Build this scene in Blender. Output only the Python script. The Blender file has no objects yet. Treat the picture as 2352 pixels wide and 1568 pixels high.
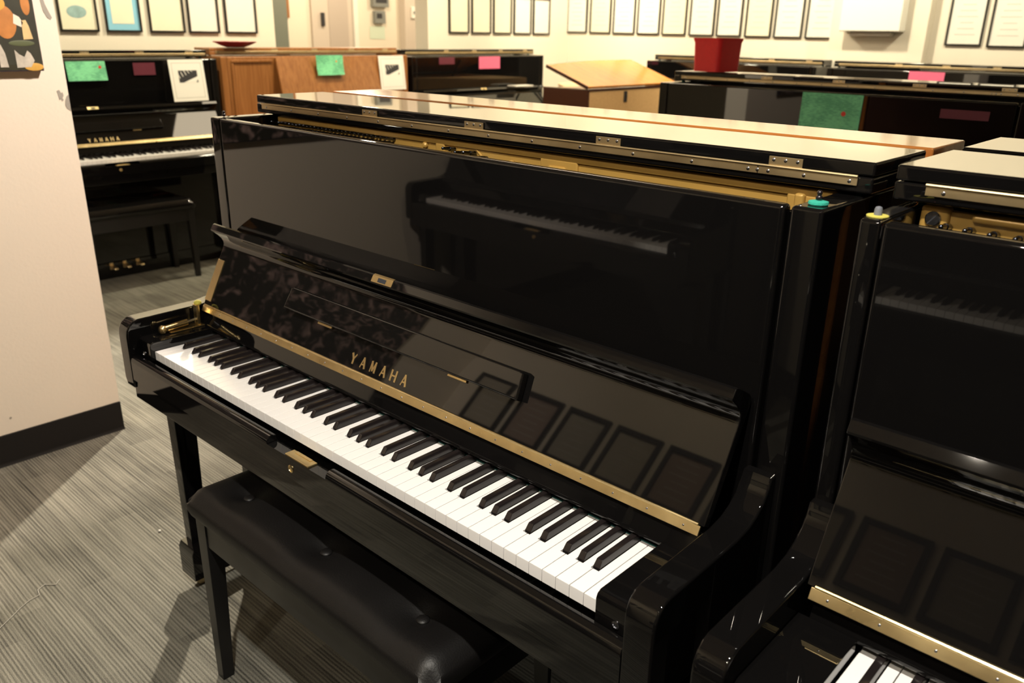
import bpy, bmesh, math, random
from math import radians as R, sin, cos, pi
from mathutils import Vector, Matrix
random.seed(4)
C = bpy.context.scene.collection
sc = bpy.context.scene

# ------------------------------------------------------------------ camera
CP = Vector((1.1096, -0.7121, 1.3481)); YAW, PIT, ROL = -0.7439, -0.3577, 0.0163
cam = bpy.data.cameras.new('camera'); co = bpy.data.objects.new('camera', cam); C.objects.link(co)
f = Vector((sin(YAW)*cos(PIT), cos(YAW)*cos(PIT), sin(PIT)))
r = f.cross(Vector((0, 0, 1))).normalized(); u = r.cross(f)
r2 = cos(ROL)*r + sin(ROL)*u; u2 = -sin(ROL)*r + cos(ROL)*u
m = Matrix((( r2.x, u2.x, -f.x, CP.x), (r2.y, u2.y, -f.y, CP.y), (r2.z, u2.z, -f.z, CP.z), (0, 0, 0, 1)))
co.matrix_world = m
cam.sensor_fit = 'HORIZONTAL'; cam.sensor_width = 22.3; cam.lens = 1890.5/2352*22.3
cam.dof.use_dof = True; cam.dof.focus_distance = 1.30; cam.dof.aperture_fstop = 3.8
cam.clip_start = .02
sc.camera = co

# ------------------------------------------------------------------ world, lamps, exposure
w = bpy.data.worlds.new('world'); sc.world = w; w.use_nodes = True
w.node_tree.nodes['Background'].inputs[0].default_value = (1, .84, .62, 1)
w.node_tree.nodes['Background'].inputs[1].default_value = .25
sc.view_settings.view_transform = 'Standard'; sc.view_settings.look = 'None'
sc.view_settings.exposure = 0.8; sc.view_settings.gamma = 1; sc.view_settings.use_curve_mapping = False
WASH = (1, .89, .64); WARM = (1, .83, .58); MID = (1, .89, .72)
def lamp(name, kind, loc, tgt, power, col=WARM, size=.1, cone=60, blend=.4):
    l = bpy.data.lights.new(name, kind); l.energy = power; l.color = col
    if kind == 'SPOT': l.shadow_soft_size = size; l.spot_size = R(cone); l.spot_blend = blend
    elif kind == 'AREA': l.shape = 'SQUARE'; l.size = size
    else: l.shadow_soft_size = size
    o = bpy.data.objects.new(name, l); C.objects.link(o); o.location = loc
    d = Vector(tgt)-Vector(loc); o.rotation_euler = d.to_track_quat('-Z', 'Y').to_euler()
    return o
LAMPS = [
 ('key_spot', 'SPOT', (.95, -.75, 2.62), (.35, .05, .7), 122, (1, .94, .83), .035, 52, .5),
 ('floor_spot', 'SPOT', (-3.80, 2.72, 2.60), (-1.15, .15, .0), 980, MID, .05, 41, .5),
 ('stub_wall_spot', 'SPOT', (-.15, .9, 2.62), (-1.71, -.3, 1.35), 200, (1, .85, .72), .08, 80, .7),
 ('wall_wash_1', 'SPOT', (-3.1, 1.3, 2.6), (-4.12, 1.5, 1.55), 64, WASH, .06, 125, .6),
 ('wall_wash_2', 'SPOT', (-3.1, 2.6, 2.6), (-4.12, 2.4, 1.5), 60, WASH, .06, 125, .6),
 ('wall_wash_3', 'SPOT', (-3.0, 4.4, 2.6), (-4.12, 4.7, 1.6), 74, WASH, .06, 125, .6),
 ('wall_wash_4', 'SPOT', (-2.9, 4.5, 2.6), (-3.0, 5.68, 1.6), 78, WASH, .06, 125, .6),
 ('wall_wash_5', 'SPOT', (-1.4, 4.4, 2.6), (-1.4, 5.68, 1.6), 78, WASH, .06, 125, .6),
 ('wall_wash_6', 'SPOT', (.1, 4.4, 2.6), (.1, 5.68, 1.6), 64, WASH, .06, 125, .6),
 ('corner_fill_spot', 'SPOT', (-1.0, 3.7, 2.6), (-2.5, 4.4, .9), 36, WARM, .06, 50, .6),  # added unseen lamp, brightens the tan side of the grand piano
 ('hall_light', 'POINT', (-5.4, 4.3, 2.3), (0, 0, 0), 40, WARM, .15),
 ('hall_light_2', 'POINT', (-5.4, 6.0, 2.3), (0, 0, 0), 30, WARM, .15),
 ('room_fill', 'AREA', (-2.3, 3.3, 2.6), (-2.3, 3.3, 0), 24, WARM, 1.2),
 ('front_spot', 'SPOT', (.55, -1.62, 2.58), (.5, .45, 1.25), 52, MID, .035, 66, .6),
 ('rear_fill_spot', 'SPOT', (-.4, -.7, 2.62), (-.9, -1.5, 1.2), 30, WARM, .06, 110, .8),  # added unseen lamp, lifts the keys of the mirrored rear piano
]
for L in LAMPS: lamp(*L)

# ------------------------------------------------------------------ materials
MATS = {}
def nm(name):
    mt = bpy.data.materials.new(name); mt.use_nodes = True; MATS[name] = mt
    nt = mt.node_tree; b = nt.nodes['Principled BSDF']
    return mt, nt, b
def simple(name, col, rough=.5, metal=0, coat=0, spec=.5, noise=0, nscale=20, bump=0, bscale=60, rvar=0):
    mt, nt, b = nm(name)
    b.inputs['Base Color'].default_value = (*col, 1); b.inputs['Roughness'].default_value = rough
    b.inputs['Metallic'].default_value = metal; b.inputs['Coat Weight'].default_value = coat
    b.inputs['Specular IOR Level'].default_value = spec
    tc = nt.nodes.new('ShaderNodeTexCoord')
    if noise:
        n = nt.nodes.new('ShaderNodeTexNoise'); n.inputs['Scale'].default_value = nscale; n.inputs['Detail'].default_value = 5
        nt.links.new(tc.outputs['Object'], n.inputs['Vector'])
        mx = nt.nodes.new('ShaderNodeMix'); mx.data_type = 'RGBA'
        mx.inputs[6].default_value = (*[c*(1-noise) for c in col], 1); mx.inputs[7].default_value = (*[min(1, c*(1+noise)) for c in col], 1)
        nt.links.new(n.outputs['Fac'], mx.inputs[0]); nt.links.new(mx.outputs[2], b.inputs['Base Color'])
    if rvar:
        n = nt.nodes.new('ShaderNodeTexNoise'); n.inputs['Scale'].default_value = 9; n.inputs['Detail'].default_value = 6
        nt.links.new(tc.outputs['Object'], n.inputs['Vector'])
        mr = nt.nodes.new('ShaderNodeMapRange'); mr.inputs[1].default_value = .3; mr.inputs[2].default_value = .75
        mr.inputs[3].default_value = rough; mr.inputs[4].default_value = rough+rvar
        nt.links.new(n.outputs['Fac'], mr.inputs[0]); nt.links.new(mr.outputs[0], b.inputs['Roughness'])
    if bump:
        n = nt.nodes.new('ShaderNodeTexNoise'); n.inputs['Scale'].default_value = bscale; n.inputs['Detail'].default_value = 3
        nt.links.new(tc.outputs['Object'], n.inputs['Vector'])
        bp = nt.nodes.new('ShaderNodeBump'); bp.inputs['Strength'].default_value = bump; bp.inputs['Distance'].default_value = .01
        nt.links.new(n.outputs['Fac'], bp.inputs['Height']); nt.links.new(bp.outputs['Normal'], b.inputs['Normal'])
    return mt
LACQ = simple('black_lacquer', (.0040, .0037, .0037), .018, spec=.62, rvar=.012)
LACQD = simple('black_lacquer_dusty', (.012, .011, .011), .12, spec=.6, rvar=.2)
SATIN = simple('black_satin', (.008, .0075, .0075), .3, spec=.5, rvar=.12)
IVORY = simple('white_key_plastic', (.90, .88, .87), .16, spec=.45)
EBON = simple('black_key_plastic', (.013, .010, .010), .2, spec=.5)
BRASS = simple('brass', (.86, .66, .34), .24, metal=1, noise=.2, nscale=30, rvar=.18)
BRASSD = simple('brass_dull', (.66, .52, .30), .36, metal=1, noise=.25, nscale=12, rvar=.15)
STEEL = simple('steel', (.45, .46, .5), .25, metal=1)
PIN = simple('blued_steel', (.10, .11, .14), .2, metal=1)
GOLD = simple('gold_paint_iron', (.42, .25, .06), .36, metal=.2, noise=.15, nscale=14, rvar=.1)
FELTT = simple('teal_felt', (.03, .42, .31), .9, bump=.4, bscale=900)
FELTK = simple('dark_teal_felt', (.03, .16, .15), .9)
FELTY = simple('yellow_felt', (.62, .55, .10), .9, bump=.4, bscale=900)
RUBB = simple('black_rubber', (.012, .008, .01), .25)
RUBG = simple('grey_rubber', (.16, .17, .2), .5)
LEATH = simple('black_leather', (.0055, .005, .005), .40, spec=.34, bump=.07, bscale=320, rvar=.12)
WALL = simple('cream_wall_paint', (.80, .735, .62), .55, noise=.03, nscale=3, bump=.05, bscale=90)
CEIL = simple('ceiling_paint', (.35, .31, .25), .9)
CHIP = simple('grey_undercoat', (.33, .31, .27), .7, noise=.15, nscale=40)
BASEB = simple('black_vinyl_baseboard', (.014, .013, .012), .7, spec=.15)
FRAMEB = simple('black_frame', (.012, .011, .009), .3)
PAPER = simple('certificate_paper', (.80, .78, .72), .35, noise=.04, nscale=6)
PAPER2 = simple('cream_certificate_paper', (.82, .77, .60), .35, noise=.06, nscale=5)
PBLUE = simple('light_blue_mat', (.25, .55, .72), .5)
INK = simple('faint_grey_print', (.50, .48, .44), .6)
INKD = simple('dark_print', (.03, .03, .035), .5)
PINK = simple('pink_paper', (.85, .16, .30), .6, noise=.1, nscale=50)
MAROON = simple('maroon_note_and_reflection', (.12, .012, .03), .6)  # colour of a maroon note and of painted-in reflections
REDP = simple('red_enamel', (.88, .025, .03), .45, noise=.08, nscale=60)
REDD = simple('red_dish', (.36, .03, .05), .35)
DOTR = simple('red_dot', (.75, .05, .03), .5)
DOTO = simple('orange_dot', (.85, .35, .08), .5)
GREYD = simple('grey_green_panel', (.17, .19, .16), .5)
DOORP = simple('door_paint', (.62, .54, .47), .5)
DARKG = simple('dark_window', (.03, .035, .045), .3)
GREYB = simple('grey_metal_box', (.22, .23, .22), .5)
WHITEP = simple('white_box_plastic', (.86, .84, .78), .5)
STICK = simple('sticker_white', (.8, .72, .68), .5); STICKR = simple('sticker_red', (.6, .06, .08), .5)
STRINGM = simple('pale_thread', (.45, .43, .38), .8)

def wood(name, c1, c2, rough, coat=.0, sx=(.6, 12, 12)):
    mt, nt, b = nm(name); b.inputs['Roughness'].default_value = rough; b.inputs['Coat Weight'].default_value = coat; b.inputs['Coat Roughness'].default_value = .05
    tc = nt.nodes.new('ShaderNodeTexCoord'); mp = nt.nodes.new('ShaderNodeMapping'); mp.inputs['Scale'].default_value = sx
    n = nt.nodes.new('ShaderNodeTexNoise'); n.inputs['Scale'].default_value = 6; n.inputs['Detail'].default_value = 7; n.inputs['Distortion'].default_value = .6
    cr = nt.nodes.new('ShaderNodeValToRGB'); cr.color_ramp.elements[0].position = .3; cr.color_ramp.elements[1].position = .7
    cr.color_ramp.elements[0].color = (*c1, 1); cr.color_ramp.elements[1].color = (*c2, 1)
    nt.links.new(tc.outputs['Object'], mp.inputs[0]); nt.links.new(mp.outputs[0], n.inputs['Vector'])
    nt.links.new(n.outputs['Fac'], cr.inputs[0]); nt.links.new(cr.outputs[0], b.inputs['Base Color'])
    return mt
WALNUT = wood('brown_walnut', (.23, .085, .02), (.36, .15, .045), .38, .2, (12, 12, .7))
ORANGEW = wood('orange_wood_gloss', (.42, .14, .03), (.52, .20, .05), .12, .0)
HONEY = wood('honey_wood_gloss', (.50, .17, .012), (.66, .26, .025), .2, .0)
TANW = wood('tan_wood', (.75, .47, .22), (.85, .56, .28), .35, .3)
DKBR = simple('dark_brown_lacquer', (.06, .02, .012), .3)

def green_paper():
    mt, nt, b = nm('green_notice_paper'); b.inputs['Roughness'].default_value = .7
    tc = nt.nodes.new('ShaderNodeTexCoord'); mp = nt.nodes.new('ShaderNodeMapping'); mp.inputs['Scale'].default_value = (60, 60, 220)
    n = nt.nodes.new('ShaderNodeTexNoise'); n.inputs['Scale'].default_value = 1; n.inputs['Detail'].default_value = 4
    n2 = nt.nodes.new('ShaderNodeTexNoise'); n2.inputs['Scale'].default_value = 14; n2.inputs['Detail'].default_value = 2
    cr = nt.nodes.new('ShaderNodeValToRGB'); cr.color_ramp.elements[0].position = .42; cr.color_ramp.elements[1].position = .56
    cr.color_ramp.elements[0].color = (.12, .44, .24, 1); cr.color_ramp.elements[1].color = (.22, .70, .38, 1)
    ad = nt.nodes.new('ShaderNodeMath'); ad.operation = 'MULTIPLY_ADD'; ad.inputs[1].default_value = .5
    m2 = nt.nodes.new('ShaderNodeMath'); m2.operation = 'MULTIPLY'; m2.inputs[1].default_value = .5
    nt.links.new(tc.outputs['Object'], mp.inputs[0]); nt.links.new(mp.outputs[0], n.inputs['Vector']); nt.links.new(tc.outputs['Object'], n2.inputs['Vector'])
    nt.links.new(n2.outputs['Fac'], m2.inputs[0]); nt.links.new(n.outputs['Fac'], ad.inputs[0]); nt.links.new(m2.outputs[0], ad.inputs[2])
    nt.links.new(ad.outputs[0], cr.inputs[0]); nt.links.new(cr.outputs[0], b.inputs['Base Color'])
    return mt
GREENP = green_paper()

def carpet():
    mt, nt, b = nm('striped_carpet'); b.inputs['Roughness'].default_value = .95; b.inputs['Specular IOR Level'].default_value = .15
    N = nt.nodes.new; L = nt.links.new
    tc = N('ShaderNodeTexCoord')
    def noise(scale, det=2, sc1=1, dist=0):
        mp = N('ShaderNodeMapping'); mp.inputs['Scale'].default_value = scale; L(tc.outputs['Object'], mp.inputs[0])
        n_ = N('ShaderNodeTexNoise'); n_.inputs['Scale'].default_value = sc1; n_.inputs['Detail'].default_value = det; n_.inputs['Distortion'].default_value = dist
        L(mp.outputs[0], n_.inputs['Vector']); return n_
    wv = N('ShaderNodeTexWave'); wv.bands_direction = 'Y'; wv.inputs['Scale'].default_value = 36; wv.inputs['Distortion'].default_value = 1.0
    wv.inputs['Detail'].default_value = 1; wv.inputs['Detail Scale'].default_value = .6; L(tc.outputs['Object'], wv.inputs['Vector'])
    rib = noise((2.5, 210, 1)); mid = noise((3.0, 62, 1)); blot = noise((5, 9, 1), 2)
    br = N('ShaderNodeTexBrick'); br.inputs['Scale'].default_value = 1; br.inputs['Brick Width'].default_value = .26; br.inputs['Row Height'].default_value = .085
    br.inputs['Mortar Size'].default_value = 0; br.inputs['Color1'].default_value = (0, 0, 0, 1); br.inputs['Color2'].default_value = (1, 1, 1, 1); br.offset = .37
    L(tc.outputs['Object'], br.inputs['Vector'])
    gr = N('ShaderNodeTexNoise'); gr.inputs['Scale'].default_value = 480; gr.inputs['Detail'].default_value = 2; L(tc.outputs['Object'], gr.inputs['Vector'])
    def add(sock, k, prev=None):
        a = N('ShaderNodeMath'); a.operation = 'MULTIPLY_ADD'; a.inputs[1].default_value = k; L(sock, a.inputs[0])
        if prev is None: a.inputs[2].default_value = 0
        else: L(prev, a.inputs[2])
        return a.outputs[0]
    v = add(wv.outputs['Fac'], .19); v = add(rib.outputs['Fac'], .50, v); v = add(mid.outputs['Fac'], .30, v); v = add(blot.outputs['Fac'], .22, v)
    v = add(br.outputs['Color'], .09, v); v = add(gr.outputs['Fac'], .62, v)
    class _V: pass
    a3 = _V(); a3.outputs = [v]
    cr = N('ShaderNodeValToRGB'); e = cr.color_ramp.elements
    e[0].position = .61; e[0].color = (.034, .033, .029, 1); e[1].position = 1.0; e[1].color = (.245, .235, .195, 1)
    mr = N('ShaderNodeMath'); mr.operation = 'MULTIPLY'; mr.inputs[1].default_value = .86; L(v, mr.inputs[0])
    L(mr.outputs[0], cr.inputs[0]); L(cr.outputs[0], b.inputs['Base Color'])
    bp = N('ShaderNodeBump'); bp.inputs['Strength'].default_value = .5; bp.inputs['Distance'].default_value = .004
    L(a3.outputs[0], bp.inputs['Height']); L(bp.outputs['Normal'], b.inputs['Normal'])
    return mt
CARPET = carpet()

def poster_mat():
    mt, nt, b = nm('painted_canvas'); b.inputs['Roughness'].default_value = .35
    N = nt.nodes.new; L = nt.links.new
    tc = N('ShaderNodeTexCoord'); v = N('ShaderNodeTexVoronoi'); v.inputs['Scale'].default_value = 9; v.feature = 'SMOOTH_F1'; v.inputs['Smoothness'].default_value = .3
    n = N('ShaderNodeTexNoise'); n.inputs['Scale'].default_value = 8; n.inputs['Detail'].default_value = 6; n.inputs['Distortion'].default_value = 1.2
    mx = N('ShaderNodeMix'); mx.data_type = 'RGBA'; mx.inputs[0].default_value = .12; L(tc.outputs['Object'], mx.inputs[6]); L(n.outputs['Color'], mx.inputs[7])
    L(tc.outputs['Object'], n.inputs['Vector']); L(mx.outputs[2], v.inputs['Vector'])
    sp = N('ShaderNodeSeparateColor'); L(v.outputs['Color'], sp.inputs[0])
    cr = N('ShaderNodeValToRGB'); cr.color_ramp.interpolation = 'EASE'; e = cr.color_ramp.elements
    e[0].position = 0; e[0].color = (.03, .028, .018, 1); e[1].position = 1; e[1].color = (.70, .62, .45, 1)
    for ps, c in ((.4, (.05, .05, .03)), (.55, (.09, .06, .03)), (.68, (.42, .18, .04)), (.8, (.6, .42, .14)), (.9, (.45, .40, .30))):
        x = e.new(ps); x.color = (*c, 1)
    L(sp.outputs[0], cr.inputs[0]); L(cr.outputs[0], b.inputs['Base Color'])
    return mt
POSTER = poster_mat()

# ------------------------------------------------------------------ mesh helpers
def bx(bm, x0, x1, y0, y1, z0, z1, bev=0, seg=2):
    vs = [bm.verts.new((x, y, z)) for x in (x0, x1) for y in (y0, y1) for z in (z0, z1)]
    F = [(0, 1, 3, 2), (4, 6, 7, 5), (0, 4, 5, 1), (2, 3, 7, 6), (0, 2, 6, 4), (1, 5, 7, 3)]
    fs = [bm.faces.new([vs[i] for i in q]) for q in F]
    if bev:
        es = list({e for fc in fs for e in fc.edges})
        bmesh.ops.bevel(bm, geom=es, offset=bev, segments=seg, affect='EDGES', profile=.5, clamp_overlap=True)
def prism(bm, poly, a0, a1, axis='x', bev=0, seg=2):
    """poly in the two other axes, extruded along axis"""
    def P(p, a):
        if axis == 'x': return (a, p[0], p[1])
        if axis == 'y': return (p[0], a, p[1])
        return (p[0], p[1], a)
    A = [bm.verts.new(P(p, a0)) for p in poly]; B = [bm.verts.new(P(p, a1)) for p in poly]
    n = len(poly); fs = [bm.faces.new(A[::-1]), bm.faces.new(B)]
    for i in range(n):
        fs.append(bm.faces.new((A[i], A[(i+1) % n], B[(i+1) % n], B[i])))
    bmesh.ops.recalc_face_normals(bm, faces=fs)
    if bev:
        es = list({e for fc in fs[:2] for e in fc.edges})
        bmesh.ops.bevel(bm, geom=es, offset=bev, segments=seg, affect='EDGES', profile=.5, clamp_overlap=True)
def tube(bm, p0, p1, r0, r1=None, n=14, caps=True):
    p0 = Vector(p0); p1 = Vector(p1); r1 = r0 if r1 is None else r1
    q = (p1-p0).to_track_quat('Z', 'Y')
    A = [bm.verts.new(p0+q@Vector((r0*cos(2*pi*i/n), r0*sin(2*pi*i/n), 0))) for i in range(n)]
    B = [bm.verts.new(p1+q@Vector((r1*cos(2*pi*i/n), r1*sin(2*pi*i/n), 0))) for i in range(n)]
    for i in range(n): bm.faces.new((A[i], A[(i+1) % n], B[(i+1) % n], B[i]))
    if caps: bm.faces.new(A[::-1]); bm.faces.new(B)
def lathe(bm, prof, n=20, cx=0, cy=0, wob=0, wn=6):
    rings = []
    for r_, z in prof:
        rings.append([bm.verts.new((cx+(r_*(1+wob*cos(wn*2*pi*i/n)))*cos(2*pi*i/n), cy+(r_*(1+wob*cos(wn*2*pi*i/n)))*sin(2*pi*i/n), z)) for i in range(n)])
    for a, b in zip(rings, rings[1:]):
        for i in range(n): bm.faces.new((a[i], a[(i+1) % n], b[(i+1) % n], b[i]))
    bm.faces.new(rings[0][::-1]); bm.faces.new(rings[-1])
def sph(bm, c, r_, n=12, sx=1, sy=1, sz=1):
    mt = Matrix.Translation(c) @ Matrix.Diagonal((sx, sy, sz, 1))
    bmesh.ops.create_uvsphere(bm, u_segments=n, v_segments=max(6, n//2+2), radius=r_, matrix=mt)
def mesh(name, bm, mt, smooth=True):
    me = bpy.data.meshes.new(name)
    bm.normal_update()
    if smooth:
        LIM = cos(R(34)); nor = []
        for fc in bm.faces: fc.smooth = True
        bm.verts.ensure_lookup_table(); bm.faces.index_update()
        A = [fc.calc_area() for fc in bm.faces]; bm.faces.ensure_lookup_table()
        for fc in bm.faces:
            n0 = fc.normal
            for lp in fc.loops:
                acc = Vector((0, 0, 0))
                for g in lp.vert.link_faces:
                    if g.normal.dot(n0) > LIM: acc += g.normal*A[g.index]
                nor.append(acc.normalized() if acc.length > 1e-14 else n0.copy())
        bm.to_mesh(me); bm.free(); me.materials.append(mt)
        try: me.normals_split_custom_set([tuple(v) for v in nor])
        except Exception as ex: print('normals', ex)
    else:
        bm.to_mesh(me); bm.free(); me.materials.append(mt)
    return me
def obj(name, me, parent=None, loc=(0, 0, 0), rot=(0, 0, 0), **tags):
    o = bpy.data.objects.new(name, me); C.objects.link(o); o.location = loc; o.rotation_euler = rot
    if parent: o.parent = parent
    for k, v in tags.items(): o[k] = v
    return o
def mk(name, mt, fn, parent=None, loc=(0, 0, 0), rot=(0, 0, 0), smooth=True, **tags):
    bm = bmesh.new(); fn(bm); return obj(name, mesh(name, bm, mt, smooth), parent, loc, rot, **tags)
def box(name, mt, d, parent=None, bev=.002, seg=2, **tags):
    return mk(name, mt, lambda bm: bx(bm, *d, bev, seg), parent, **tags)
def thing(name, label, cat, loc=(0, 0, 0), rz=0, group=None):
    o = bpy.data.objects.new(name, None); C.objects.link(o); o.location = loc; o.rotation_euler = (0, 0, rz); o.empty_display_size = .1
    o['label'] = label; o['category'] = cat
    if group: o['group'] = group
    return o
def tg(o, label, cat, group=None):
    o['label'] = label; o['category'] = cat
    if group: o['group'] = group
    return o

# ------------------------------------------------------------------ the room
def st(name, mt, d, bev=0): return box(name, mt, d, None, bev, kind='structure')
H = 2.7; XW = -4.12; YW = 5.68; XS = -1.712
st('floor', CARPET, (-6.7, 4.2, -2.0, 7.6, -.1, 0))
st('ceiling', CEIL, (-6.7, 4.2, -2.0, 7.6, H, H+.1))
WPL = st('wall_left', WALL, (XS-.16, XS, -1.8, .301, 0, H))
st('wall_rear', WALL, (XW-.15, 4.0, -1.95, -1.8, 0, H))
st('wall_left_far', WALL, (XW-.15, XW, -1.8, 2.55, 0, H))
st('wall_left_corner', WALL, (XW-.15, XW, 3.93, YW, 0, H))
st('wall_back', WALL, (XW-.15, 4.0, YW, YW+.15, 0, H))
st('wall_right', WALL, (4.0, 4.15, -1.95, YW+.15, 0, H))
st('wall_hall', WALL, (-6.65, -6.5, -1.95, 7.5, 0, H))
st('wall_hall_end', WALL, (-6.5, XW-.15, 7.35, 7.5, 0, H))
st('wall_hall_near', WALL, (-6.5, XW-.15, 1.0, 1.15, 0, H))
st('trim_1', WALL, (-1.57, -.90, YW-.10, YW, 0, H), .004)        # pilaster on the back wall
def bbd(name, d, face):
    return box(name, BASEB, d, None, .004, kind='structure')
mk('baseboard_left', BASEB, lambda bm: prism(bm, [(XS, 0), (XS+.012, 0), (XS+.009, .004), (XS+.005, .012), (XS+.004, .103), (XS, .105)], -1.8, .3015, 'y'), kind='structure')
box('baseboard_rear', BASEB, (XS+.005, 4.0, -1.8, -1.795, 0, .105), None, .001, kind='structure')
box('baseboard_back', BASEB, (XW, 4.0, YW-.105, YW-.1, 0, .105), None, .001, kind='structure')
box('baseboard_left_far', BASEB, (XW, XW+.005, -1.8, 2.55, 0, .105), None, .001, kind='structure')
# chipped paint at the wall's free edge
def chip(name, pts, par):
    def fn(bm): prism(bm, pts, XS+.0003, XS+.0012, 'x')
    return mk(name, CHIP, fn, par, smooth=False)
chip('paint_chip', [(.268, 1.162), (.275, 1.165), (.280, 1.155), (.284, 1.158), (.286, 1.148), (.2815, 1.14), (.284, 1.134), (.279, 1.131), (.277, 1.138), (.272, 1.135), (.270, 1.150)], WPL)
chip('paint_chip', [(.3005, 1.150), (.294, 1.145), (.288, 1.132), (.286, 1.118), (.290, 1.108), (.296, 1.104), (.3005, 1.100)], WPL)
chip('paint_chip', [(.262, 1.44), (.272, 1.44), (.276, 1.41), (.283, 1.39), (.290, 1.372), (.285, 1.366), (.276, 1.372), (.268, 1.39)], WPL)
chip('paint_chip', [(-.045, .158), (-.040, .161), (-.037, .157), (-.042, .153)], WPL)

# ------------------------------------------------------------------ piano
KB = 1.225/52
LET = 'ABCDEFG'
BLK = {'A': .003, 'C': -.0025, 'D': .0025, 'F': -.003, 'G': 0}
ZK = .680
def key_table():
    whites = []; blacks = []
    bpos = {}
    for i in range(51):
        L_ = LET[i % 7]
        if L_ in BLK: bpos[i] = -.6125+(i+1)*KB+BLK[L_]; blacks.append(bpos[i])
    for i in range(52):
        x0 = -.6125+i*KB; x1 = x0+KB
        ln = (bpos[i-1]+.0066-x0) if (i-1) in bpos else 0
        rn = (x1-(bpos[i]-.0066)) if i in bpos else 0
        whites.append((x0, round(ln, 4), round(rn, 4)))
    return whites, blacks
WK, BK = key_table()
_kc = {}
def white_mesh(ln, rn):
    k = (ln, rn)
    if k not in _kc:
        bm = bmesh.new(); g = .0005; yn = .0495
        pts = [(g, 0), (KB-g, 0)]
        if rn: pts += [(KB-g, yn), (KB-rn, yn), (KB-rn, .149)]
        else: pts += [(KB-g, .149)]
        if ln: pts += [(ln, .149), (ln, yn), (g, yn)]
        else: pts += [(g, .149)]
        prism(bm, pts, -.0200, 0, 'z', .0009, 2)
        _kc[k] = mesh('white_key', bm, IVORY)
    return _kc[k]
def black_mesh():
    if 'b' not in _kc:
        bm = bmesh.new()
        wb, wt, h = .0057, .0047, .0118
        A = [(-wb, .0505, -.003), (wb, .0505, -.003), (wb, .146, -.003), (-wb, .146, -.003)]
        M = [(-wb, .0500, .001), (wb, .0500, .001), (wb, .146, .001), (-wb, .146, .001)]
        T = [(-wt, .0565, h-.0010), (wt, .0565, h-.0010), (wt, .146, h), (-wt, .146, h)]
        V = [[bm.verts.new(p) for p in q] for q in (A, M, T)]
        fs = [bm.faces.new(V[0][::-1]), bm.faces.new(V[2])]
        for a, b in zip(V, V[1:]):
            for i in range(4): fs.append(bm.faces.new((a[i], a[(i+1) % 4], b[(i+1) % 4], b[i])))
        es = list({e for e in fs[1].edges}) + [e for e in bm.edges if any(v in V[1] for v in e.verts) and any(v in V[2] for v in e.verts)]
        bmesh.ops.bevel(bm, geom=list(set(es)), offset=.0013, segments=2, affect='EDGES', profile=.5, clamp_overlap=True)
        _kc['b'] = mesh('black_key', bm, EBON)
    return _kc['b']

LETTERS = {
 'Y': [((0, 1), (.5, .48)), ((1, 1), (.5, .48)), ((.5, .5), (.5, 0))],
 'A': [((0, 0), (.5, 1)), ((.5, 1), (1, 0)), ((.2, .33), (.8, .33))],
 'M': [((0, 0), (.06, 1)), ((.06, 1), (.5, .12)), ((.5, .12), (.94, 1)), ((.94, 1), (1, 0))],
 'H': [((0, 0), (0, 1)), ((1, 0), (1, 1)), ((0, .5), (1, .5))]}
def lettering(bm, word, x0, pitch, lw, lh, th, s0):
    for k, ch in enumerate(word):
        ox = x0+k*pitch
        for j, (a, b) in enumerate(LETTERS[ch]):
            ax, ay = ox+a[0]*lw, s0+a[1]*lh; bx_, by = ox+b[0]*lw, s0+b[1]*lh
            d = Vector((bx_-ax, by-ay)).normalized()
            t_ = th*(.62 if (ch in 'AM' and j in (0,)) or (ch == 'A' and j == 2) or (ch == 'Y' and j == 1) or (ch == 'H' and j == 2) or (ch == 'M' and j == 2) else 1.0)
            n = Vector((-d.y, d.x))*t_/2; zz = .0006+.00003*j
            e = d*(t_*.12 if j != 2 else 0)
            P = [(ax-n.x-e.x, ay-n.y-e.y), (bx_-n.x+e.x, by-n.y+e.y), (bx_+n.x+e.x, by+n.y+e.y), (ax+n.x-e.x, ay+n.y-e.y)]
            lo = [bm.verts.new((p[0], -.0003, p[1])) for p in P]; hi = [bm.verts.new((p[0], -zz, p[1])) for p in P]
            bm.faces.new(lo); bm.faces.new(hi[::-1])
            for i in range(4): bm.faces.new((lo[i], hi[i], hi[(i+1) % 4], lo[(i+1) % 4]))
    bmesh.ops.recalc_face_normals(bm, faces=bm.faces)

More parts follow.
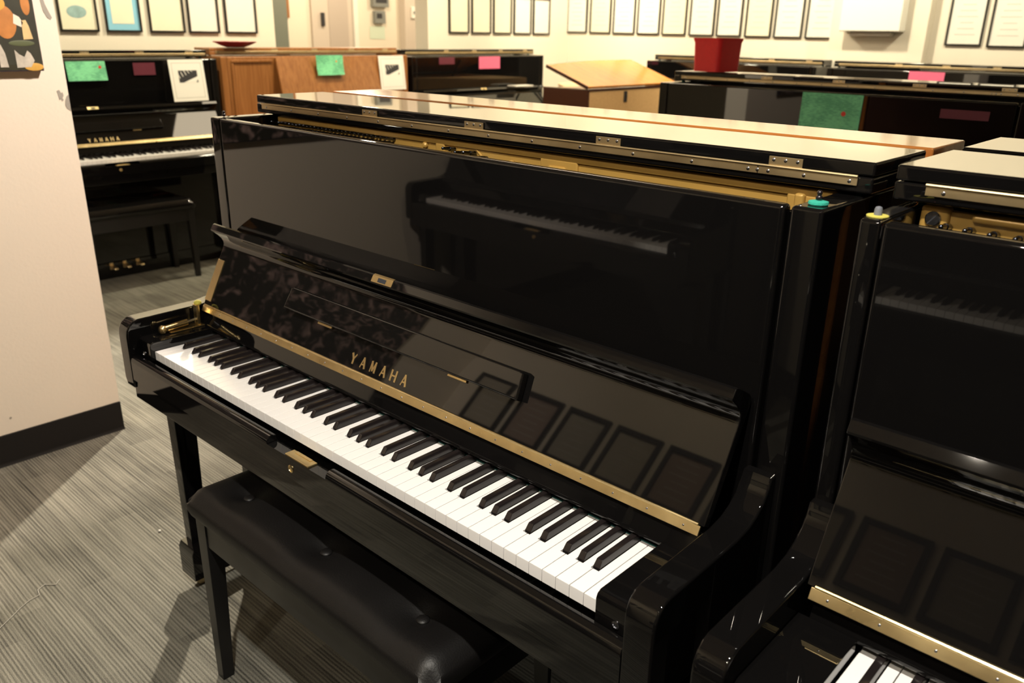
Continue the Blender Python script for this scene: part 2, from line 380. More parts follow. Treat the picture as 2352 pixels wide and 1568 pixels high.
HALF = .725; CT = 1.159; FT = R(27); FB0 = (.147, .743)
_mc = {}
def shared(key, mt, fn, smooth=True):
    k = (key, mt.name)
    if k not in _mc:
        bm = bmesh.new(); fn(bm); _mc[k] = mesh(key.split('#')[0], bm, mt, smooth)
    return _mc[k]
def upright(label, loc, rz, mat, open_keys=True, folded=True, lidy=.362, plate=False, desk=True, letters=True, zs=1.0, slab=.0215, brass_lid=True, group=None, damper=True, fbw=0, lidx=(-.727, .727), si=.684, pw=(-.6832, .6765), hmat=None, arm=(.672, .715), lift=.0045, kd=0):
    t = thing('upright_piano', label, 'piano', loc, rz, group); t.scale = (1, 1, zs)
    P = lambda key, mt, fn, nme=None, par=t, smooth=True, **k: obj(nme or key.split('#')[0], shared(key, mt, fn, smooth), par, **k)
    for s in (-1, 1):
        a, b = sorted((s*si, s*HALF)); a1, b1 = sorted((s*(si-.022), s*(si+.004)))
        P('side_panel#%d%g' % (s, si), mat, lambda bm: [bx(bm, a, b, .244, .56, .0, CT, .005, 3), bx(bm, a1, b1, .2665, .279, .56, CT-.012, .001)])
        a2, b2 = sorted((s*arm[0], s*arm[1]))
        prof = [(.2435, .585), (-.033, .583), (-.0355, .60), (-.0355, .705), (-.0335, .718), (-.027, .730), (-.017, .738), (-.005, .741),
                (.150, .743), (.180, .748), (.200, .757), (.216, .770), (.226, .785), (.231, .800), (.2435, .801)]
        P('arm#%d%g' % (s, arm[0]), mat, lambda bm: prism(bm, prof, a2, b2, 'x', .0036, 3))
        a3, b3 = sorted((s*.614, s*(arm[0]-.0005)))
        kp = [(-.012, .657), (-.012, .690), (-.0095, .697), (-.003, .7005), (.146, .7005), (.146, .657)]
        if open_keys:
            kb = P('key_block#%d%g' % (s, arm[0]), mat, lambda bm: prism(bm, kp, a3, b3, 'x', .0018, 2))
            obj('screw', shared('screw_ring', STEEL, lambda bm: lathe(bm, [(.0055, 0), (.0055, .0014), (.0035, .0018), (.003, .0006), (.0005, .0006)], 16)), kb, loc=((a3+b3)/2+s*.004, -.0122, .668), rot=(R(90), 0, 0))
        # leg with its toe block
        a4, b4 = sorted((s*.675, s*.716))
        def legf(bm):
            A = [(a4, .043), (b4, .043), (b4, .098), (a4, .098)]; m_ = .005
            B = [(a4+m_*(2 if s < 0 else .6), .047), (b4-m_*(.6 if s < 0 else 2), .047), (b4-m_*(.6 if s < 0 else 2), .088), (a4+m_*(2 if s < 0 else .6), .088)]
            va = [bm.verts.new((*p, .556)) for p in A]; vb = [bm.verts.new((*p, .02)) for p in B]
            bm.faces.new(va); bm.faces.new(vb[::-1])
            for i in range(4): bm.faces.new((va[i], vb[i], vb[(i+1) % 4], va[(i+1) % 4]))
            bmesh.ops.recalc_face_normals(bm, faces=bm.faces)
            bmesh.ops.bevel(bm, geom=list(bm.edges), offset=.002, segments=2, affect='EDGES', profile=.5)
        lg = P('leg#%d' % s, mat, legf)
        a5, b5 = sorted((s*.649, s*.721))
        P('toe_block#%d' % s, mat, lambda bm: prism(bm, [(.030, .034), (.030, .110), (.037, .124), (.110, .126), (.110, .060), (.215, .050), (.215, .034)], a5, b5, 'x', .002, 2), par=lg)
        P('caster#%d' % s, BRASSD, lambda bm: [tube(bm, (s*.685-.008, .062, .017), (s*.685+.008, .062, .017), .017, n=16), tube(bm, (s*.685, .062, .020), (s*.685, .062, .036), .006)], par=lg)
    # case
    P('lower_panel', mat, lambda bm: bx(bm, -.683, .683, .205, .23, .09, .553, .002))
    P('bottom_board', mat, lambda bm: bx(bm, -.683, .683, .20, .55, .0, .088, .002))
    P('back_board', SATIN if mat in (LACQ, LACQD) else mat, lambda bm: bx(bm, -.683, .683, .535, .559, .09, CT-.003, .001))
    P('keybed', mat, lambda bm: bx(bm, -.6835, .6835, -.030, .24, .556, .603, .003))
    def slip(bm):
        f_ = [(-.0345, .604), (-.0345, .650), (-.0325, .656), (-.028, .660), (-.022, .6615), (-.016, .660), (-.013, .656), (-.0125, .604)]
        lo = [(-.0345, .604), (-.0345, .647), (-.0125, .647), (-.0125, .604)]
        if open_keys:
            up = [(-.0345, .6471), (-.0345, .650), (-.0325, .656), (-.028, .660), (-.022, .6615), (-.016, .660), (-.013, .656), (-.0125, .6471)]
            prism(bm, lo, -.6715, .6715, 'x'); prism(bm, up, -.6715, -.112, 'x', .001, 1); prism(bm, up, .067, .6715, 'x', .001, 1)
        else: prism(bm, f_, -.6715, .6715, 'x')
    ks = P('key_slip%s' % ('' if open_keys else '#c'), mat, slip)
    if open_keys:
        P('lock_plate', BRASS, lambda bm: [bx(bm, -.055, .016, -.0335, -.0135, .6466, .6500, .0012), bx(bm, -.043, .004, -.0205, -.0145, .6495, .6512, .0004)], par=ks)
        P('keyhole', BRASS, lambda bm: [lathe(bm, [(.0075, 0), (.0075, .0012), (.005, .002), (.0045, .0008), (.0005, .0008)], 18)], par=ks, loc=(-.037, -.0345, .626), rot=(R(90), 0, 0))
    # upper panel with rounded ends
    P('upper_panel#%g' % pw[0], mat, lambda bm: bx(bm, pw[0], pw[1], .2445, .266, .60, CT-.001, .006, 4))
    if open_keys:
        for x0, ln, rn in WK: obj('white_key', white_mesh(ln, rn), t, loc=(x0, -.003+kd, ZK))
        for xb in BK: obj('black_key', black_mesh(), t, loc=(xb, kd, ZK))
        P('key_felt', FELTK, lambda bm: bx(bm, -.612, .612, .1466, .152, ZK-.006, ZK-.0004), loc=(0, kd, 0))
        P('name_rail#%g' % kd, mat, lambda bm: prism(bm, [(.1475, ZK+.005), (.1475, ZK+.0130), (.1360, ZK+.0135), (.1335, ZK+.0155), (.1332, ZK+.0185), (.1350, ZK+.023), (.1445, .7275), (.155, .7285), (.235, .7285), (.235, ZK+.005)], -.6715, .6715, 'x'), loc=(0, kd*.6, 0))
        # open fallboard, leaning back against the panel, with its folded front lip
        fb = obj('fallboard', None, t); bpy.data.objects.remove(fb)
        fbm = shared('fallboard', mat, lambda bm: prism(bm, [(0, 0), (0, .142), (-.001, .149), (-.005, .155), (-.012, .160), (-.022, .164), (-.034, .167), (-.0425, .1685), (-.0445, .171), (-.0430, .184), (-.040, .187), (-.020, .187), (.002, .186), (.011, .182), (.0145, .174), (.0145, 0)], -.668, .668, 'x', .0018, 2))
        fb = obj('fallboard', fbm, t, loc=(0, FB0[0]+.001, FB0[1]), rot=(-FT, 0, 0))
        if fbw: fb.scale = (1.02, 1, 1.08); fb.rotation_euler[0] = -R(26.8)
        P('fallboard_hinge', hmat or BRASS, lambda bm: [bx(bm, -.661, .664, -.0035, .0, -.0145, -.001, .0005)] + [tube(bm, (-.661+.004, -.0025, .0005), (.660, -.0025, .0005), .0022, n=8)], par=fb)
        def scr(bm):
            for i in range(23):
                sph(bm, (-.64+i*.0582, -.0036, -.008), .0016, 8, 1, .4, 1)
        P('hinge_screws', STEEL, scr, par=fb, kind='stuff')
        P('lip_lock_plate', BRASS, lambda bm: prism(bm, [(-.0447, .1715), (-.0452, .1715), (-.0438, .1845), (-.0405, .1878), (-.0390, .1878), (-.0415, .184)], -.074, -.016, 'x'), par=fb)
        P('lock_hole', DARKG, lambda bm: bx(bm, -.056, -.034, -.0453, -.0435, .1735, .1815, .0003), par=fb)
        if damper: P('edge_strip', BRASS, lambda bm: bx(bm, -.667, -.640, -.0020, .0002, .012, .112, .0006), par=fb)
        if letters: P('lettering', BRASS, lambda bm: lettering(bm, 'YAMAHA', -.107, .0297, .0128, .0203, .0047, .0112), par=fb, smooth=False)
        if desk:
            dp = [(-.345, .064), (-.339, .108), (-.331, .111), (.304, .111), (.312, .108), (.316, .064)]
            P('music_desk', mat, lambda bm: prism(bm, dp, -.0165, -.0006, 'y', .0035, 3), par=fb)
            for xa in (-.236, .146):
                P('desk_hinge', BRASS, lambda bm: bx(bm, 0, .046, -.0035, -.0002, 0, .0042, .0006), par=fb, loc=(xa, 0, .0585))
        # slow-fall device on the left key block
        if damper:
         dm = P('fallboard_damper', BRASS, lambda bm: [tube(bm, (-.652, .043, .7115), (-.652, .096, .7155), .0074, n=16), sph(bm, (-.652, .037, .7105), .0105, 14, 1, .8, 1), bx(bm, -.668, -.640, .050, .132, .7012, .7040, .001)])
         P('damper_rod', STEEL, lambda bm: tube(bm, (-.652, .094, .7155), (-.652, .122, .7185), .0026, n=10), par=dm)
         P('damper_bracket', BRASS, lambda bm: bx(bm, -.662, -.6445, .118, .126, .704, .752, .0015), par=dm)
         P('felt_tip', FELTY, lambda bm: [sph(bm, (-.655, .128, .754), .0075, 12, 1.2, 1.2, .8)], par=dm)
    else:
        P('closed_fallboard', mat, lambda bm: prism(bm, [(-.03, .662), (-.033, .70), (-.028, .712), (-.02, .716), (.10, .738), (.2, .745), (.24, .745), (.24, .662)], -.6715, .6715, 'x', .002))
    # lid: back half lies on the case, front half is folded over onto it
    if folded:
        z0 = CT+lift; lx0, lx1 = lidx; sl = slab-.0005; zf = z0+sl+.001
        key = '#%g_%g_%g_%g' % (lidy, slab, lx0, lift)
        P('lid_back'+key, mat, lambda bm: bx(bm, lx0, lx1, lidy, .566, z0, z0+sl, .0030, 3))
        P('lid_front'+key, mat, lambda bm: bx(bm, lx0, lx1, lidy+.001, .552, zf, zf+slab-.0035, .0030, 3))
        P('lid_buffer#%g' % lift, FELTK, lambda bm: [bx(bm, x, x+.012, .40, .412, CT, CT+lift+.0002) for x in (-.712, .700)])
        if brass_lid:
            hb = P('lid_hinge#%g%g' % (lidy, lift), BRASSD, lambda bm: [bx(bm, -.690, .578, lidy-.0028, lidy-.0002, z0+.0095, z0+sl-.0005, .0006), bx(bm, .5788, .716, lidy-.0028, lidy-.0002, z0+.0095, z0+sl-.0005, .0006)] + [tube(bm, (-.690, lidy-.003, z0+sl+.0005), (.716, lidy-.003, z0+sl+.0005), .0020, n=8)])
            xs = [-.67+i*.104 for i in range(13)] + [.564, .594, .645, .706]
            for i, x in enumerate(xs):
                obj('screw', shared('screw', STEEL, lambda bm: sph(bm, (0, 0, 0), .0025, 10, 1, .35, 1)), hb, loc=(x, lidy-.003, z0+.0143))
            for x in (-.282, .020, .321, .617):
                pl = obj('hinge_plate', shared('hinge_plate', BRASSD, lambda bm: bx(bm, -.024, .024, -.0012, .0006, 0, .0115, .0005)), t, loc=(x, lidy-.0008, zf+.0012))
                for dx in (-.017, 0, .017):
                    obj('screw', shared('screw', STEEL, None), pl, loc=(dx, -.0014, .0068))
    return t, P

def pin_mesh():
    return shared('tuning_pin', PIN, lambda bm: [tube(bm, (0, 0, 0), (0, -.022, .004), .0032, n=12), tube(bm, (0, -.022, .004), (0, -.036, .0065), .0026, .0019, n=12), sph(bm, (0, -.036, .0065), .0021, 8)])
def washer_pin_mesh():
    return shared('tuning_pin#big', PIN, lambda bm: [tube(bm, (0, 0, 0), (0, -.014, .002), .0044, n=14), tube(bm, (0, -.013, .002), (0, -.030, .0045), .0036, .0027, n=14), sph(bm, (0, -.030, .0045), .003, 10)])

# -------- main piano
MP_, P = upright('glossy black upright piano in the foreground, whole keyboard open above a padded black bench', (0, 0, 0), 0, LACQ, lidx=(-.716, .735))
ip = obj('iron_frame', shared('iron_frame', GOLD, lambda bm: bx(bm, -.652, .683, .379, .389, .70, 1.158, .002)), MP_)
def ribs(bm):
    bx(bm, -.650, .682, .3745, .381, 1.1475, 1.158, .002, 3)                 # top rail
    for a, b in ((-.650, -.640), (-.10, -.075), (.168, .250), (.618, .682)): bx(bm, a, b, .3745, .381, .72, 1.150, .003, 3)
    bx(bm, .188, .226, .3700, .381, .72, 1.139, .004, 3)
    bx(bm, .632, .646, .366, .381, 1.05, 1.152, .004, 3)
    tube(bm, (.01, .379, 1.146), (.075, .379, 1.09), .0022, n=8)
obj('frame_rib', shared('frame_rib', GOLD, ribs), ip)
for x, z in ((.150, 1.124), (-.285, 1.143), (-.13, 1.142), (-.06, 1.139), (.47, 1.125), (.492, 1.123), (.525, 1.120), (.660, 1.140), (.10, 1.132)):
    obj('frame_bolt', shared('frame_bolt', GOLD, lambda bm: lathe(bm, [(.006, 0), (.006, .004), (.0038, .0065), (.001, .007)], 12)), ip, loc=(x, .377, z), rot=(R(90), 0, 0))
for i in range(29):
    x = -.630+i*.0142
    for j in (0, 1):
        if (i*2+j) % 7 == 3 and i < 8: continue
        obj('tuning_pin', pin_mesh(), ip, loc=(x+.006*j, .378, 1.1345+.0095*j+random.uniform(-.001, .001)))
for x, z in ((-.045, 1.142), (-.012, 1.138), (.010, 1.140), (.040, 1.134), (.028, 1.131)):
    obj('tuning_pin', washer_pin_mesh(), ip, loc=(x, .374, z))
def knob(parent, x, y, felt, rub):
    o = obj('felt_disc', shared('felt_disc', felt, lambda bm: lathe(bm, [(.011, 0), (.0122, .0015), (.0118, .0042), (.006, .0055), (.001, .0056)], 22)), parent, loc=(x, y, CT))
    return o
fd = knob(MP_, .706, .272, FELTT, RUBB)
obj('rubber_stud', shared('rubber_stud', RUBB, lambda bm: [sph(bm, (0, 0, .0085), .0042, 12), sph(bm, (0, 0, .0145), .0034, 12)]), fd, label='black rubber stud')
obj('rubber_stud', shared('rubber_stud', RUBB, None), MP_, loc=(-.703, .268, CT-.004), label='black rubber stud')

# -------- second piano at the right
P2, _ = upright('black upright piano at the right edge, lid folded back over gold frame and dusty top', (1.500, -.022, .002), 0, LACQ, lidy=.345, slab=.0220, damper=False, desk=False, letters=False, fbw=1, si=.701, pw=(-.699, .699), arm=(.686, .7245), lift=.0080, kd=.022)
ip2 = obj('iron_frame', shared('iron_frame#2', GOLD, lambda bm: [bx(bm, -.697, .70, .368, .380, .70, 1.158, .003), bx(bm, -.640, .70, .360, .380, 1.1490, 1.1590, .004, 3), bx(bm, -.697, -.664, .362, .380, 1.100, 1.1625, .005, 3)]), P2)
obj('frame_bolt', shared('frame_bolt#big', STEEL, lambda bm: [lathe(bm, [(.0088, 0), (.0088, .003), (.0075, .0042), (.001, .0042)], 24)]), ip2, loc=(-.681, .362, 1.1480), rot=(R(90), 0, 0), label='large slotted grey screw')
obj('screw_slot', shared('screw_slot', INKD, lambda bm: bx(bm, -.0007, .0007, -.008, .008, .0040, .0045)), ip2, loc=(-.681, .362, 1.1480), rot=(R(90), R(38), 0))
for i in range(28):
    obj('tuning_pin', washer_pin_mesh(), ip2, loc=(-.664+i*.0257, .366, 1.1400-.0005*i))
    obj('tuning_pin', washer_pin_mesh(), ip2, loc=(-.676+i*.0250, .366, 1.1310-.0005*i))
fd = obj('felt_disc', shared('felt_disc', FELTY, lambda bm: lathe(bm, [(.012, 0), (.0122, .0008), (.0118, .0016), (.001, .0018)], 22)), P2, loc=(-.7135, .268, CT))
obj('rubber_stud', shared('rubber_stud#grey', RUBG, lambda bm: lathe(bm, [(.0044, 0), (.0044, .008), (.0034, .0105), (.001, .0115)], 14)), fd, label='grey rubber stud')
obj('sticker', shared('sticker', STICK, lambda bm: bx(bm, -.0006, 0, 0, .024, 0, .016)), P2, loc=(-.7004, .262, CT-.024))
obj('sticker_border', shared('sticker_border', STICKR, lambda bm: bx(bm, -.0006, 0, -.0005, .0245, .0155, .0175)), P2, loc=(-.7004, .262, CT-.024))
obj('top_dust', shared('top_dust', LACQD, lambda bm: bx(bm, -.7225, -.7035, .252, .344, 0, .0004)), P2, loc=(0, 0, CT))

# -------- piano backed against the main one, and another behind the right one
B2, _ = upright('orange-brown upright piano backed against the black foreground piano', (.008, 1.134, 0), pi, ORANGEW, open_keys=False, lidy=.400)
upright('black upright piano backed against the right-hand black piano, only its glossy lid showing', (1.500, 1.128, .006), pi, LACQ, open_keys=False)

for ch in B2.children:
    if ch.name.split('.')[0] in ('upper_panel', 'closed_fallboard', 'lower_panel', 'key_slip'):
        ch.data = ch.data.copy(); ch.data.materials[0] = DKBR
# -------- row along the left wall
L1, _ = upright('black upright piano by the left wall with green notice and framed leaflet on it', (-3.45, 1.15, 0), pi/2, LACQ, zs=1.02)
L2, _ = upright('walnut-brown upright piano by the left wall between two black ones', (-3.45, 2.625, 0), pi/2, WALNUT, open_keys=False, zs=1.03)
L3, _ = upright('black upright piano by the left wall carrying a bright pink note', (-3.45, 4.12, 0), pi/2, LACQ, zs=1.02)
mk('desk_panel', WALNUT, lambda bm: prism(bm, [(.228, 1.150), (.140, .80), (.155, .797), (.242, 1.148)], -.36, .43, 'x', .002), L2)
mk('panel_moulding', WALNUT, lambda bm: [bx(bm, -.66, -.38, .236, .2445, 1.125, 1.14, .003), bx(bm, -.66, -.645, .236, .2445, .78, 1.12, .003)], L2)
# -------- middle and back row
MD, _ = upright('black upright piano facing the camera with a red pot on its shining lid', (-.265, 2.256, 0), 0, LACQ, open_keys=False, zs=1.0)
R1, _ = upright('black upright piano by the back wall, left one of that row', (-2.25, 5.075, 0), 0, LACQ, open_keys=False)
R2, _ = upright('black upright piano by the back wall with a pink note, right one of that row', (-.69, 5.005, 0), 0, LACQ, open_keys=False)
# -------- piano opposite (seen mirrored in the front panel)
O2, _ = upright('black upright piano against the rear wall behind the camera, seen mirrored in the right-hand piano', (.97, -1.15, 0), pi, LACQ, damper=False, letters=False, desk=False, hmat=SATIN)
O1, _ = upright('black upright piano against the rear wall, seen mirrored in the glossy front panel', (-.955, -1.15, 0), pi, LACQ, damper=False, letters=False, desk=False, hmat=SATIN, brass_lid=False)

# ------------------------------------------------------------------ benches
def bench(label, loc, rz, W, D, zt, button_rows, tuft=True):
    t = thing('piano_bench', label, 'bench', loc, rz)
    def cush(bm):
        nx, ny = 64, 28; hw, hd = W/2, D/2; rr = .022
        btn = [(bx_*hw, by*hd) for bx_ in (-.71, 0, .71) for by in button_rows]
        top = []
        for i in range(nx+1):
            row = []
            for j in range(ny+1):
                x = -hw+W*i/nx; y = -hd+D*j/ny
                ex = min(hw-abs(x), hd-abs(y)); h = zt
                dx = max(0, abs(x)-(hw-.035)); dy = max(0, abs(y)-(hd-.035)); dd = math.hypot(dx, dy)
                h += .004*min(1, ex/.08) if ex > 0 else 0
                h -= .018*(dd/.035)**2.2 if dd > 0 else 0
                for (a, b) in btn:
                    d_ = math.hypot(x-a, (y-b)); h -= .011*math.exp(-(d_/.021)**2)+.010*math.exp(-(d_/.055)**2)
                # round the plan corners
                sx = sy = 1
                cx, cy = abs(x)-(hw-rr), abs(y)-(hd-rr)
                X, Y = x, y
                if cx > 0 and cy > 0:
                    q = math.hypot(cx, cy)
                    mxc = max(cx, cy); X = math.copysign(hw-rr+cx*mxc/q, x); Y = math.copysign(hd-rr+cy*mxc/q, y)
                row.append(bm.verts.new((X, Y, h)))
            top.append(row)
        for i in range(nx):
            for j in range(ny): bm.faces.new((top[i][j], top[i+1][j], top[i+1][j+1], top[i][j+1]))
        per = [top[i][0] for i in range(nx)] + [top[nx][j] for j in range(ny)] + [top[i][ny] for i in range(nx, 0, -1)] + [top[0][j] for j in range(ny, 0, -1)]
        prev = per
        for k_, (off, zz) in enumerate(((.004, zt-.026), (.005, zt-.040), (.001, zt-.052), (-.006, zt-.055))):
            cur = []
            for v in per:
                l = math.hypot(v.co.x/hw, v.co.y/hd)
                ux = math.copysign(1, v.co.x) if abs(v.co.x) > hw-.03 else 0; uy = math.copysign(1, v.co.y) if abs(v.co.y) > hd-.03 else 0
                cur.append(bm.verts.new((v.co.x+ux*off, v.co.y+uy*off, min(zz, v.co.z-.002))))
            for i in range(len(per)): bm.faces.new((prev[i], cur[i], cur[(i+1) % len(per)], prev[(i+1) % len(per)]))
            prev = cur
        bm.faces.new(prev)
        bmesh.ops.recalc_face_normals(bm, faces=bm.faces)
    s_ = mk('seat_cushion', LEATH if tuft else LACQ, cush, t)
    for bx_ in (-.71, 0, .71):
        for by in button_rows:
            if tuft: obj('button', shared('button', LEATH, lambda bm: sph(bm, (0, 0, 0), .0115, 18, 1, 1, .42)), s_, loc=(bx_*W/2, by*D/2, zt-.0125))
    box('apron', SATIN, (-W/2+.014, W/2-.014, -D/2+.014, D/2-.014, zt-.125, zt-.056), t, .002)
    for sx in (-1, 1):
        for sy in (-1, 1):
            def lf(bm):
                a, b = .019, .013; cx, cy = sx*(W/2-.030), sy*(D/2-.030)
                va = [bm.verts.new((cx+i*a, cy+j*a, zt-.056)) for i, j in ((-1, -1), (1, -1), (1, 1), (-1, 1))]
                vb = [bm.verts.new((cx+i*b+sx*.004, cy+j*b+sy*.004, 0)) for i, j in ((-1, -1), (1, -1), (1, 1), (-1, 1))]
                bm.faces.new(va); bm.faces.new(vb[::-1])
                for i in range(4): bm.faces.new((va[i], vb[i], vb[(i+1) % 4], va[(i+1) % 4]))
                bmesh.ops.recalc_face_normals(bm, faces=bm.faces)
                bmesh.ops.bevel(bm, geom=list(bm.edges), offset=.0015, segments=2, affect='EDGES', profile=.5)
            mk('leg', SATIN, lf, t)
    return t
bench('black leather button-tufted piano bench pushed under the foreground keyboard', (.010, .078, 0), 0, .745, .335, .474, (-.5, .5))
bench('black piano bench with glossy top standing before the piano by the left wall', (-3.50, 1.16, 0), pi/2, .62, .32, .455, (0,), False)

# ------------------------------------------------------------------ pedals on L1 and L2-facing pianos (parts)
for root in (L1, MP_):
    for i, x in enumerate((-.075, 0, .075)):
        pd = mk('pedal', BRASS, lambda bm: prism(bm, [(.13, .062), (.135, .070), (.20, .078), (.203, .070)], x-.011, x+.011, 'x', .003, 2), root)
        mk('pedal_slot', BRASSD, lambda bm: bx(bm, x-.010, x+.010, .1965, .2, .05, .088, .001), pd)

# ------------------------------------------------------------------ wall frames
def frame_x(y0, y1, z0, z1, label, mat=PAPER, mat2=None, x=XW, art=None):
    t = thing('picture_frame', label, 'frame', (x, y0, z0), 0, None); W = y1-y0; Hh = z1-z0; b = .011
    mk('frame_border', FRAMEB, lambda bm: [bx(bm, .001, .018, 0, b, 0, Hh, .001), bx(bm, .001, .018, W-b, W, 0, Hh, .001), bx(bm, .001, .018, b, W-b, 0, b, .001), bx(bm, .001, .018, b, W-b, Hh-b, Hh, .001)], t)
    s = mk('paper_sheet', mat, lambda bm: bx(bm, .002, .008, b-.001, W-b+.001, b-.001, Hh-b+.001), t)
    if mat2: mk('inner_sheet', mat2, lambda bm: bx(bm, .007, .0092, b+.03, W-b-.03, b+.035, Hh-b-.02), s)
    if art == 'print':
        mk('printed_picture', simple('blue_print', (.30, .45, .45), .5, noise=.5, nscale=25), lambda bm: [sph(bm, (.0085, W*.48, .105), .055, 20, .02, 1, .62)], s)
    return t, s
def lines(bm, fn, n, seed):
    pass
LF = [(1.176, 1.390, 'framed certificate with a small oval bluish print, leftmost on the left wall', PAPER2, None, 'print'),
      (1.431, 1.640, 'framed certificate with a light blue mount on the left wall', PBLUE, PAPER2, None),
      (1.689, 1.912, 'plain framed certificate just right of the blue-mounted one', PAPER2, None, None),
      (1.937, 2.143, 'plain framed certificate above the red dish side, fourth on the left wall', PAPER, None, None),
      (2.187, 2.412, 'plain framed certificate next to the hallway opening, fifth on the left wall', PAPER, None, None)]
for y0, y1, lb, ma, mb, art in LF: frame_x(y0, y1, 1.322, 1.62, lb, ma, mb, art=art)
for i, (y0, y1) in enumerate(((4.150, 4.372), (4.405, 4.630), (4.662, 4.885), (4.917, 5.14), (5.17, 5.395))):
    frame_x(y0, y1, 1.345, 1.645, 'black-framed pale certificate, number %s in the row of five left of the corner' % ('one', 'two', 'three', 'four', 'five')[i], (PAPER2, PAPER2, PAPER2, PAPER, PAPER)[i])
def frame_y(x0, x1, z0, z1, label, mat=PAPER, y=YW, sgn=-1, group=None, bw=.011):
    t = thing('picture_frame', label, 'frame', (x0, y, z0), 0, group); W = x1-x0; Hh = z1-z0; b = bw; s = sgn
    ya, yb = sorted((s*.001, s*.018)); yc, yd = sorted((s*.002, s*.008)); ye, yf = sorted((s*.0078, s*.0086))
    mk('frame_border', FRAMEB, lambda bm: [bx(bm, 0, b, ya, yb, 0, Hh, .001), bx(bm, W-b, W, ya, yb, 0, Hh, .001), bx(bm, b, W-b, ya, yb, 0, b, .001), bx(bm, b, W-b, ya, yb, Hh-b, Hh, .001)], t)
    sh = mk('paper_sheet', mat, lambda bm: bx(bm, b-.001, W-b+.001, yc, yd, b-.001, Hh-b+.001), t)
    def pr(bm):
        for q in range(6):
            zz = Hh*(.82-.12*q); hw = W*(.18+.1*((q*7) % 3)/2); bx(bm, W/2-hw, W/2+hw, ye, yf, zz, zz+.004)
    mk('printed_lines', INK, pr, sh, kind='stuff')
    return t
YF = [-4.133+.0, -3.872, -3.625, -3.368, -3.112, -2.848, -2.602, -2.352, -2.105, -1.843]
px = [(1303, 1348), (1355, 1402), (1408, 1457), (1463, 1514), (1520, 1574), (1582, 1638), (1644, 1700), (1709, 1768), (1775, 1839), (1847, 1916)]
def px_to_x(pxx, Y):   # where a column of the photograph crosses the back wall
    yy = 85+(pxx-1303)*.032; a = (pxx-1176)/1890.5; b_ = -(yy-784)/1890.5
    d = r2*a+u2*b_+f; return CP.x+d.x*(Y-CP.y)/d.y
ORD = ('one', 'two', 'three', 'four', 'five', 'six', 'seven', 'eight', 'nine', 'ten')
for i, (a, b_) in enumerate(px):
    x0, x1 = px_to_x(a, YW), px_to_x(b_, YW)
    frame_y(x0, x1, 1.365-.002*i, 1.67, 'framed certificate, number %s from the corner in the back wall row of ten' % ORD[i], (PAPER, PAPER2)[i % 3 == 1])
for i, (a, b_) in enumerate(((2168, 2251), (2264, 2352))):
    frame_y(px_to_x(a, YW), px_to_x(b_, YW), 1.318-.006*i, 1.63, ('framed certificate just right of the pilaster', 'framed certificate in the upper right corner of the view')[i])
frame_y(-.26, -.03, 1.31, 1.62, 'framed certificate beyond the upper right corner of the view')
for i in range(5): frame_y(.03+i*.29, .26+i*.29, 1.31, 1.62, 'framed certificate further along the back wall beyond the view', group='certificates further along the back wall')
RP = [simple('rear_paper_%d' % i, c, .15) for i, c in enumerate(((.46, .42, .34), (.40, .31, .26), (.44, .41, .34)))]
for i in range(11):
    x0 = -1.58+i*.272
    frame_y(x0, x0+.236, 1.40, 1.66, 'framed certificate on the rear wall above the mirrored pianos', RP[i % 3], -1.8, 1, group='certificates on the rear wall', bw=.021)
# white box on the pilaster
tb = thing('wall_cabinet', 'white box mounted on the pilaster of the back wall', 'box', (-1.46, YW-.1, 1.40))
box('body', WHITEP, (0, .42, -.12, -.001, 0, .34), tb, .008, 3)
box('under_box_shade', simple('under_box_shade_grey', (.5, .46, .40), .6), (.07, .35, -.085, -.001, -.03, -.001), tb, .004)  # tapering shadow below the box, built as a greyish block

# ------------------------------------------------------------------ canvas on the left wall
tp = thing('canvas_painting', 'dark still-life canvas hanging on the near white wall, cut by the left border', 'painting', (XS, -.10, 1.222))
box('canvas_body', simple('canvas_edge', (.03, .028, .05), .5), (.002, .026, 0, .335, 0, .46), tp, .002)
cv = box('painted_front', POSTER, (.0255, .0272, .003, .332, .003, .457), tp, .0004)
def art(name, mt, pts): mk(name, mt, lambda bm: prism(bm, pts, .0272, .0277, 'x'), cv, smooth=False)
OC = simple('ochre_paint', (.62, .36, .07), .5, noise=.25, nscale=40); PC = simple('pale_cloth_paint', (.50, .47, .40), .5, noise=.4, nscale=50)
CJ = simple('cream_jug_paint', (.66, .50, .24), .5, noise=.25, nscale=40); WR = simple('white_roll_paint', (.80, .72, .60), .5)
DG = simple('dark_green_paint', (.028, .030, .018), .5, noise=.5, nscale=22); OR = simple('orange_paint', (.50, .20, .05), .5, noise=.4, nscale=30)
art('painted_shade', DG, [(.20, .018), (.333, .018), (.333, .30), (.20, .30)])
def blob(name, mt, y, z, ry, rz_, d=.0280): mk(name, mt, lambda bm: sph(bm, (d, y, z), 1, 20, .0006, ry, rz_), cv)
blob('painted_bread', OC, .308, .012, .026, .011); blob('painted_fruit', OR, .250, .135, .030, .045); blob('painted_fruit', OR, .312, .185, .012, .030)
blob('painted_fruit', OC, .235, .185, .024, .020, .0284); blob('painted_leaves', simple('olive_paint', (.09, .11, .05), .5), .285, .078, .035, .008)
def art2(name, mt, pts): mk(name, mt, lambda bm: prism(bm, pts, .0283, .0288, 'x'), cv, smooth=False)
art2('painted_cloth', PC, [(.262, .010), (.300, .012), (.312, .030), (.304, .050), (.296, .058), (.286, .040), (.272, .048), (.262, .060)])
art2('painted_jug', CJ, [(.292, .088), (.318, .090), (.312, .125), (.306, .142), (.294, .140)])
art2('painted_roll', WR, [(.272, .132), (.292, .122), (.298, .134), (.290, .150), (.276, .158)])
art2('painted_bottle', PC, [(.218, .012), (.240, .012), (.236, .05), (.228, .075), (.220, .072)])
